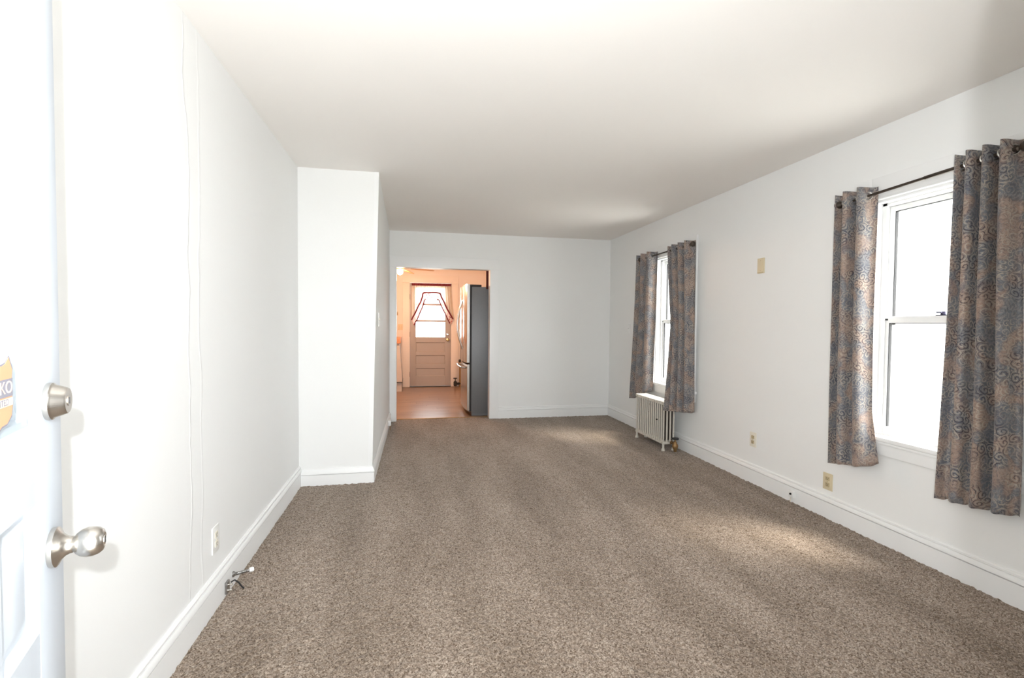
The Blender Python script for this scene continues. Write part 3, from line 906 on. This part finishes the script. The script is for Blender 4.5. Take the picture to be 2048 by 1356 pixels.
# deadbolt and knob
dbx, dbz = DW-.062, 1.139
db = dpart(MB().lathe([(0, 0), (.0300, 0), (.0305, .002), (.0300, .007), (.0280, .0085), (.0270, .0095), (.0215, .0245), (.0198, .0260), (0, .0260)], (dbx, 0, dbz), (0, -1, 0), 40), 'deadbolt', M_nickel)
dpart(MB().lathe([(.0085, .0255), (.0085, .0270), (0, .0270)], (dbx, 0, dbz), (0, -1, 0), 20), 'cylinder', M_nickel, db)
dpart(MB().box(dbx-.0009, dbx+.0009, -.0276, -.0268, dbz-.005, dbz+.005), 'keyhole', M_black, db)
kx, kz = DW-.056, .897
kb = dpart(MB().lathe([(0, 0), (.0315, 0), (.0320, .002), (.0320, .007), (.0300, .0085), (.0220, .0125), (.0165, .0180), (.0140, .0235), (.0135, .0265), (.0125, .0275), (.0130, .0285), (.0170, .0315), (.0215, .0370), (.0242, .0450), (.0240, .0535), (.0215, .0610), (.0175, .0660), (.0120, .0680), (.0115, .0665), (0, .0665)], (kx, 0, kz), (0, -1, 0), 44), 'knob', M_nickel)
dpart(MB().lathe([(.0085, .066), (.0080, .0685), (0, .0685)], (kx, 0, kz), (0, -1, 0), 20), 'cylinder', M_nickel, kb)
dpart(MB().box(kx-.0008, kx+.0008, -.0691, -.0683, kz-.005, kz+.005), 'keyhole', M_black, kb)
dpart(MB().lathe([(.006, .012), (.010, .016), (.026, .030), (.027, .052), (.018, .066), (0, .068)], (kx, DT-.01, kz), (0, 1, 0), 30), 'inner_knob', M_nickel)
dpart(MB().box(DW-.001, DW+.0015, .010, DT-.010, kz-.028, kz+.028), 'latch_plate', M_nickel)
dpart(MB().box(DW-.001, DW+.0015, .010, DT-.010, dbz-.028, dbz+.028), 'latch_plate', M_nickel)
for hz in (.25, 1.0, 1.80):
    dpart(MB().tube([(-.003, DT-.004, hz-.045), (-.003, DT-.004, hz+.045)], .006, 10), 'hinge', M_nickel)
# white curtain hung over the inside of the door glass
M_lace = sheer('white_door_cloth', (.86, .87, .88), .96)
dc = thing('door_curtain', hinge, 'white gathered curtain behind the glass of the open front door', 'curtain', rz=math.pi/2-AZ)
def dcpart(mb, nm, material): return build(mb, nm, material, dc, local=True)
mb = MB(); rows_ = []
for j in range(13):
    z = G1+.03 - (G1-G0+.06)*j/12
    rows_.append([mb.bm.verts.new((ST-.03+(DW-2*ST+.06)*i/140, DT+.012+.006*math.sin(i/140*2*math.pi*22+.3*math.sin(j*.5)), z)) for i in range(141)])
for A, B in zip(rows_, rows_[1:]):
    for i in range(140):
        mb.bm.faces.new((A[i], B[i], B[i+1], A[i+1]))
dcpart(mb, 'cloth', M_lace)
for z in (G1+.03, G0-.03):
    dcpart(MB().tube([(ST-.04, DT+.012, z), (DW-ST+.04, DT+.012, z)], .004, 8), 'rod', M_nickel)
# entry door frame
c = thing('trim_3', (OX0, YN1, 0), 'white casing around the open front doorway behind the camera', 'trim', kind='structure')
for x0, x1 in ((OX0-.10, OX0-.002), (OX1+.002, OX1+.10)):
    build(MB().box(x0, x1, YN1, YN1+.018, 0, OZ, .002), 'casing_side', M_trim, c)
build(MB().box(OX0-.10, OX1+.10, YN1, YN1+.019, OZ, OZ+.10, .002), 'casing_head', M_trim, c)
build(MB().box(OX0, OX1, YN0-.04, YN1, -.012, .004, .003), 'door_sill', M_track, c)

# ---------------------------------------------------------------- kitchen shell
struct(MB().box(KXL-.1, KXL, KY0, KY1, -.1, KH), 'wall_kitchen_left', M_kwall, 'warm cream kitchen side wall hidden left of the doorway', 'wall')
struct(MB().box(KXR, KXR+.1, KY0, KY1, -.1, KH), 'wall_kitchen_right', M_kwall, 'warm cream kitchen wall behind the refrigerator', 'wall')
KD0, KD1, KDZ = -.062, .756, 2.078
w = MB().box(KXL-.1, KD0-.02, KY1, KY1+.12, -.1, KH).box(KD1+.02, KXR+.1, KY1, KY1+.12, -.1, KH).box(KD0-.02, KD1+.02, KY1, KY1+.12, KDZ+.02, KH)
struct(w, 'wall_kitchen_back', M_kwall, 'warm peach kitchen wall around the back door', 'wall')
w = MB().box(KXL-.1, XC-.39, KY0-.10, KY0, -.1, KH)
struct(w, 'wall_kitchen_front', M_kwall, 'kitchen side of the partition left of the doorway', 'wall')
struct(MB().box(KXL-.1, KXR+.1, KY0, KY1+.12, KH, KH+.1), 'ceiling_kitchen', M_kwall, 'cream painted kitchen ceiling', 'ceiling')
kf = struct(MB().box(KXL-.1, KXR+.1, KY0-.001, KY1+.12, -.14, -.014), 'floor_kitchen', M_concrete, 'kitchen floor of warm brown laminate planks', 'floor', base=(0, 8.2, 0))
pw, plen = .125, 1.21
pme = mesh_from(MB().box(-plen/2+.0008, plen/2-.0008, -pw/2+.0008, pw/2-.0008, -.013, -.002, .001), 'plank', M_lam, smooth=False)
rw = 0; y = KY0+pw/2
while y < KY1+.02:
    off = (rw*.437) % 1.0*plen
    x = -1.0 - plen + off
    while x < 1.6+plen/2:
        pl = bpy.data.objects.new('plank', pme); COL.objects.link(pl); pl.parent = kf
        pl.location = (x, y-8.2, 0)
        x += plen
    y += pw; rw += 1
struct(MB().box(DX0, DX1, KY0-.010, KY0+.022, -.004, .006, .002), 'trim_4', M_copper, 'narrow metal threshold strip between carpet and kitchen floor', 'trim')
# kitchen door casing
c = thing('trim_5', (KD0, KY1, 0), 'peach painted casing around the kitchen back door', 'trim', kind='structure')
for x0, x1 in ((KD0-.135, KD0), (KD1, KD1+.145)):
    build(MB().box(x0, x1, KY1-.02, KY1, 0, KDZ, .003), 'casing_side', M_ktrim, c)
build(MB().box(KD0-.135, KD1+.145, KY1-.022, KY1, KDZ, KDZ+.15, .003), 'casing_head', M_ktrim, c)
build(MB().box(KD0-.022, KD0, KY1, KY1+.12, 0, KDZ).box(KD1, KD1+.022, KY1, KY1+.12, 0, KDZ).box(KD0-.022, KD1+.022, KY1, KY1+.12, KDZ, KDZ+.022), 'jamb', M_ktrim, c)
build(MB().box(KD0, KD1, KY1-.01, KY1+.14, -.012, .008), 'sill', M_castiron, c)

# kitchen back door
kd = thing('door_2', ((KD0+KD1)/2, KY1, 0), 'taupe kitchen back door with three-pane window and three panels', 'door', kind='structure')
x0, x1, ya, yb = KD0+.0005, KD1-.0005, KY1+.012, KY1+.052
gx0, gx1, gz0, gz1 = .058, .638, 1.000, 1.985
for q in ((x0, gx0), (gx1, x1)):
    build(MB().box(q[0], q[1], ya, yb, .012, KDZ-.004, .002), 'stile', M_kdoor, kd)
zr = [(gz1, KDZ-.004), (.890, gz0), (.629, .697), (.369, .454), (.012, .211)]
for a, b in zr:
    build(MB().box(gx0, gx1, ya+.0005, yb, a, b), 'rail', M_kdoor, kd)
for a, b in ((.697, .890), (.454, .629), (.211, .369)):
    mb = MB(); b_ = mb.bm
    def ring(i, yy): return [b_.verts.new(q) for q in ((gx0+i, yy, a+i), (gx1-i, yy, a+i), (gx1-i, yy, b-i), (gx0+i, yy, b-i))]
    rs = [ring(0, ya), ring(.012, ya+.016), ring(.018, ya+.016)]
    for A, B in zip(rs, rs[1:]):
        for i in range(4):
            b_.faces.new((A[i], A[(i+1) % 4], B[(i+1) % 4], B[i]))
    b_.faces.new(rs[-1]); mb.box(gx0, gx1, ya+.022, yb, a, b)
    build(mb, 'panel', M_kdoor, kd)
mz = (1.321, 1.651)
for z in mz:
    build(MB().box(gx0, gx1, ya+.004, yb-.004, z-.021, z+.021, .002), 'muntin', M_kdoor, kd)
for a, b in ((gz0, mz[0]-.01), (mz[0]+.01, mz[1]-.01), (mz[1]+.01, gz1)):
    build(MB().box(gx0, gx1, ya+.018, ya+.022, a, b), 'pane', M_glass, kd, smooth=False)
build(MB().lathe([(0, 0), (.032, 0), (.032, .006), (.012, .018), (.012, .032), (.026, .044), (.030, .058), (.020, .072), (0, .074)], (.690, ya, .945), (0, -1, 0), 24), 'knob', M_fanmetal, kd)
build(MB().lathe([(0, 0), (.026, 0), (.026, .010), (.018, .020), (0, .020)], (.690, ya, 1.052), (0, -1, 0), 24), 'deadbolt', M_nickel, kd)
for z in (.25, 1.05, 1.80):
    build(MB().box(x0-.008, x0+.006, ya-.008, ya+.004, z-.05, z+.05, .002), 'hinge', M_castiron, kd)

# valance curtain over the door glass
vl = thing('door_valance', (.36, KY1-.02, 1.3), 'swagged cream valance with red ruffle trim over the kitchen door window', 'valance')
VY = KY1-.045
build(MB().tube([(-.030, VY+.01, 2.048), (.750, VY+.01, 2.052)], .010, 10), 'rod', M_castiron, vl)
arch = [(-.027, 1.337), (.035, 1.46), (.100, 1.60), (.150, 1.70), (.185, 1.80), (.190, 1.865), (.230, 1.885), (.36, 1.888), (.490, 1.886), (.532, 1.870), (.560, 1.80), (.610, 1.70), (.680, 1.55), (.750, 1.43), (.806, 1.345)]
low = [(.020, 1.235), (.080, 1.34), (.135, 1.47), (.180, 1.58), (.215, 1.68), (.225, 1.735), (.260, 1.745), (.36, 1.748), (.470, 1.746), (.510, 1.735), (.540, 1.65), (.590, 1.55), (.650, 1.43), (.700, 1.33), (.735, 1.250)]
def strip(A, B, nv, yfun, nm, material, sub=6):
    bm = bmesh.new(); rows_ = []
    def interp(L_, t):
        k = min(int(t), len(L_)-2); r_ = t-k
        return (L_[k][0]*(1-r_)+L_[k+1][0]*r_, L_[k][1]*(1-r_)+L_[k+1][1]*r_)
    n = (len(A)-1)*sub
    for i in range(n+1):
        a, b = interp(A, i/sub), interp(B, i/sub)
        rows_.append([bm.verts.new((a[0]*(1-j/nv)+b[0]*j/nv, yfun(i/n, j/nv), a[1]*(1-j/nv)+b[1]*j/nv)) for j in range(nv+1)])
    for P_, Q_ in zip(rows_, rows_[1:]):
        for j in range(nv):
            bm.faces.new((P_[j], P_[j+1], Q_[j+1], Q_[j])).smooth = True
    mb = MB(); mb.bm.free(); mb.bm = bm
    return build(mb, nm, material, vl)
topl = [(-.022+.768*i/14, 2.045) for i in range(15)]
strip(topl, arch, 12, lambda u, v: VY - .010*v + .009*math.sin(u*2*math.pi*17), 'sheer_panel', M_sheer)
band_lo = [(q[0], 2.018) for q in topl]; band_hi = [(q[0], 2.068) for q in topl]
strip(band_hi, band_lo, 2, lambda u, v: VY - .016 + .005*math.sin(u*2*math.pi*24), 'heading_band', M_red)
strip(arch, low, 5, lambda u, v: VY - .016 - .012*v + .012*math.sin(u*2*math.pi*20)*v, 'ruffle', M_ruffle)
def poly_tube(L_, yy, r_, nm):
    pts = []
    for i in range(len(L_)-1):
        for k in range(4):
            t = k/4; a, b = L_[i], L_[i+1]
            pts.append((a[0]*(1-t)+b[0]*t, yy+.004*math.sin(len(pts)*1.3), a[1]*(1-t)+b[1]*t+.004*math.sin(len(pts)*.9)))
    build(MB().tube(pts, r_, 6), nm, M_red, vl)
poly_tube(arch, VY-.020, .015, 'trim_cord')
poly_tube(low[:7], VY-.030, .012, 'trim_cord'); poly_tube(low[8:], VY-.030, .012, 'trim_cord')

# ---------------------------------------------------------------- refrigerator
fr = thing('refrigerator', (1.1, 7.13, 0), 'stainless refrigerator with dark grey side standing just inside the kitchen', 'refrigerator')
FY0, FY1 = 6.68, 7.58
build(MB().box(.794, 1.46, FY0, FY1, .030, 1.780, .004), 'body', M_fridge, fr)
build(MB().box(.764, .795, FY0+.004, FY1-.004, .06, 1.775), 'gasket', M_gasket, fr)
def fdoor(y0, y1, z0, z1):
    mb = MB(); b_ = mb.bm; n = 10
    prof = [(.766, y0), (.730, y0)] + [(.730-.028*math.sin(math.pi*(k/n))**.7 if 0 < k < n else .730, y0+(y1-y0)*k/n) for k in range(1, n)] + [(.730, y1), (.766, y1)]
    mb.poly([(a, b, z0) for a, b in prof], None, z1-z0, (0, 0, 1))
    return build(mb, 'fridge_door', M_steel, fr)
ym = (FY0+FY1)/2
d1 = fdoor(FY0, ym-.002, .735, 1.815); d2 = fdoor(ym+.002, FY1, .735, 1.815)
dr = build(MB().poly([(.766, FY0, .070), (.735, FY0, .070), (.720, FY0+.15, .070), (.712, ym, .070), (.720, FY1-.15, .070), (.735, FY1, .070), (.766, FY1, .070)], None, .640, (0, 0, 1)), 'freezer_drawer', M_steel, fr)
for d_, yy in ((d1, ym-.050), (d2, ym+.050)):
    pts = []
    for k in range(25):
        t = k/24; pts.append((.715-.080*math.sin(math.pi*t), yy, .900+.72*t))
    build(MB().tube(pts, .011, 10, radii=[.008+.006*math.sin(math.pi*k/24) for k in range(25)]), 'handle', M_steel, d_)
build(MB().tube([(.725, FY0+.12, .655), (.665, FY0+.14, .660), (.650, ym, .660), (.665, FY1-.14, .660), (.725, FY1-.12, .655)], .013, 10), 'handle', M_steel, dr)
build(MB().box(.745, .93, FY0+.02, FY0+.09, 1.780, 1.812, .004), 'hinge_cover', M_gasket, fr)
build(MB().box(.80, 1.44, FY0+.01, FY1-.01, 0, .031), 'base_grille', M_fridge, fr)
# cabinet over the refrigerator
cb = thing('upper_cabinet', (1.24, 7.13, 1.85), 'dark red wooden wall cabinet above the refrigerator', 'cabinet')
build(MB().box(1.20, KXR-.006, FY0-.045, FY1+.02, 1.83, 2.40, .003), 'body', M_redwood, cb)
build(MB().box(.985, 1.20, FY0-.050, FY0-.030, 1.75, 2.40, .002), 'end_panel', M_redwood, cb)
for y0, y1 in ((FY0, ym-.003), (ym+.003, FY1)):
    d_ = build(MB().box(1.18, 1.20, y0, y1, 1.845, 2.39, .003), 'cabinet_door', M_redwood, cb)
    yk = y1-.04 if y1 < ym else y0+.04
    build(MB().lathe([(0, 0), (.006, 0), (.006, .012), (.015, .018), (.015, .024), (0, .028)], (1.18, yk, 1.90), (-1, 0, 0), 14), 'knob', M_fanmetal, d_)

# ---------------------------------------------------------------- counter left of the kitchen door
ct = thing('kitchen_counter', (-.6, 9.55, 0), 'kitchen counter end with orange-brown top left of the back door', 'counter')
build(MB().box(-1.2, -.222, 9.15, KY1-.005, .900, 1.000, .006), 'worktop', M_counter, ct)
build(MB().hexa([(-1.2, 9.20, .18), (-.190, 9.20, .18), (-.190, KY1-.01, .18), (-1.2, KY1-.01, .18), (-1.2, 9.20, .90), (-.245, 9.20, .90), (-.245, KY1-.01, .90), (-1.2, KY1-.01, .90)]), 'skirt', M_skirt, ct)
build(MB().box(-1.2, -.20, 9.24, KY1-.01, 0, .18), 'plinth', M_skirt, ct)
build(MB().box(-1.2, -.188, 9.195, KY1-.01, .172, .184), 'hem', M_castiron, ct)
# little things on the right of the kitchen door
o = thing('wooden_key_rack', (.905, KY1, 1.49), 'small yellow-brown wooden plaque on the wall right of the kitchen door', 'plaque')
build(MB().box(.903, .950, KY1-.02, KY1, 1.395, 1.590, .004), 'board', M_ivory_dk, o)
build(MB().tube([(.926, KY1-.02, 1.43), (.926, KY1-.045, 1.425), (.926, KY1-.045, 1.445)], .004, 6), 'hook', M_brass, o)
o = thing('heating_pipe', (.935, KY1-.09, 0), 'brown heating riser pipe with black shut-off valve by the kitchen door', 'pipe')
build(MB().tube([(.935, KY1-.09, 0), (.935, KY1-.09, .50), (.955, KY1-.09, .545), (1.30, KY1-.09, .56)], .022, 12), 'riser', M_copper, o)
v = build(MB().tube([(.935, KY1-.09, .065), (.845, KY1-.13, .065)], .024, 12).lathe([(0, 0), (.030, 0), (.034, .03), (.034, .08), (.022, .10), (.009, .105), (.009, .155), (0, .155)], (.835, KY1-.135, .02), (0, 0, 1), 14), 'valve', M_castiron, o)
build(MB().lathe([(0, .016), (.038, .014), (.042, .008), (.038, 0), (0, 0)], (.835, KY1-.135, .170), (0, 0, 1), 16), 'handwheel', M_castiron, v)
build(MB().lathe([(0, 0), (.030, 0), (.032, .03), (.026, .05), (0, .05)], (.935, KY1-.09, .50), (0, 0, 1), 14), 'union', M_castiron, o)
o = thing('wall_hook', (-.300, KY1, 1.46), 'small wooden hook on the kitchen wall above the switch plate', 'hook')
build(MB().box(-.312, -.286, KY1-.014, KY1, 1.425, 1.500, .004), 'back_plate', M_ivory_dk, o)
build(MB().tube([(-.299, KY1-.014, 1.450), (-.299, KY1-.040, 1.445), (-.299, KY1-.042, 1.468)], .005, 8), 'peg', M_brass, o)

# ---------------------------------------------------------------- ceiling fan with lamp
FX, FY = -.205, 8.0
fn = thing('ceiling_fan', (FX, FY, KH), 'ceiling fan with wooden blades and a lit globe lamp in the kitchen', 'ceiling fan')
build(MB().lathe([(0, 0), (.065, 0), (.060, -.03), (.02, -.05), (.012, -.055), (.012, -.20), (0, -.20)], (FX, FY, KH), (0, 0, 1), 24), 'downrod', M_fanmetal, fn)
build(MB().lathe([(0, .06), (.06, .055), (.10, .03), (.105, 0), (.10, -.03), (.06, -.05), (.04, -.07), (0, -.07)], (FX, FY, 2.195), (0, 0, 1), 28), 'motor', M_fanmetal, fn)
for k in range(5):
    a = R(-74+72*k); ca, sa = math.cos(a), math.sin(a)
    def loc(r_, s, dz): return (FX+ca*r_-sa*s, FY+sa*r_+ca*s, 2.145+dz)
    out_ = [(.17, -.045), (.30, -.060), (.48, -.065), (.53, -.045), (.545, 0), (.53, .045), (.48, .065), (.30, .060), (.17, .045)]
    bl = build(MB().poly([loc(r_, s, s*.22-.06*(r_-.1)) for r_, s in out_], None, .007, (0, 0, 1)), 'blade', M_fanblade, fn)
    build(MB().poly([loc(r_, s, .008) for r_, s in ((.06, -.015), (.20, -.025), (.20, .025), (.06, .015))], None, .006, (0, 0, 1)), 'blade_iron', M_fanmetal, bl)
gl = build(MB().lathe([(0, -.055), (.022, -.051), (.042, -.036), (.053, -.012), (.053, .010), (.042, .036), (.030, .052), (0, .055)], (FX, FY, 2.098), (0, 0, 1), 24), 'globe', M_globe, fn)
pl_d = bpy.data.lights.new('fan_lamp', 'POINT'); pl_d.energy = KITCHEN_LAMP; pl_d.color = (1.0, .62, .38); pl_d.shadow_soft_size = .06
pl_o = bpy.data.objects.new('fan_lamp', pl_d); COL.objects.link(pl_o); pl_o.location = (FX, FY, 2.02-.03)

# ---------------------------------------------------------------- outside
struct(MB().box(-40, 40, -40, 50, -.75, -.55), 'ground', M_concrete, 'pale sunlit ground outside the house', 'ground')
# unseen roof added to block sky light at the front doorway
struct(MB().box(-1.9, 2.0, -2.3, YN0, 2.62, 2.74).box(-1.9, 2.0, -2.3, -2.15, 2.44, 2.62).box(-1.9, -1.75, -2.15, YN0, 2.44, 2.62).box(1.85, 2.0, -2.15, YN0, 2.44, 2.62), 'sky_blocker_roof', M_sky_blocker, 'white unseen roof added over the front doorway to block sky light', 'sky blocker')
for px_ in (-1.83, 1.92):  # posts added to carry the unseen roof
    pp = struct(MB().box(px_-.05, px_+.05, -2.28, -2.18, -.55, 2.44, .004).box(px_-.07, px_+.07, -2.30, -2.16, 2.36, 2.44, .004), 'blocker_post', M_sky_blocker, 'white square post added under the %s side of the sky-blocking roof' % ('left' if px_ < 0 else 'right'), 'post')
struct(MB().box(OX0-.6, OX1+.8, -1.6, -.001, -.55, -.02), 'porch_floor', M_concrete, 'pale concrete stoop outside the front door', 'porch')
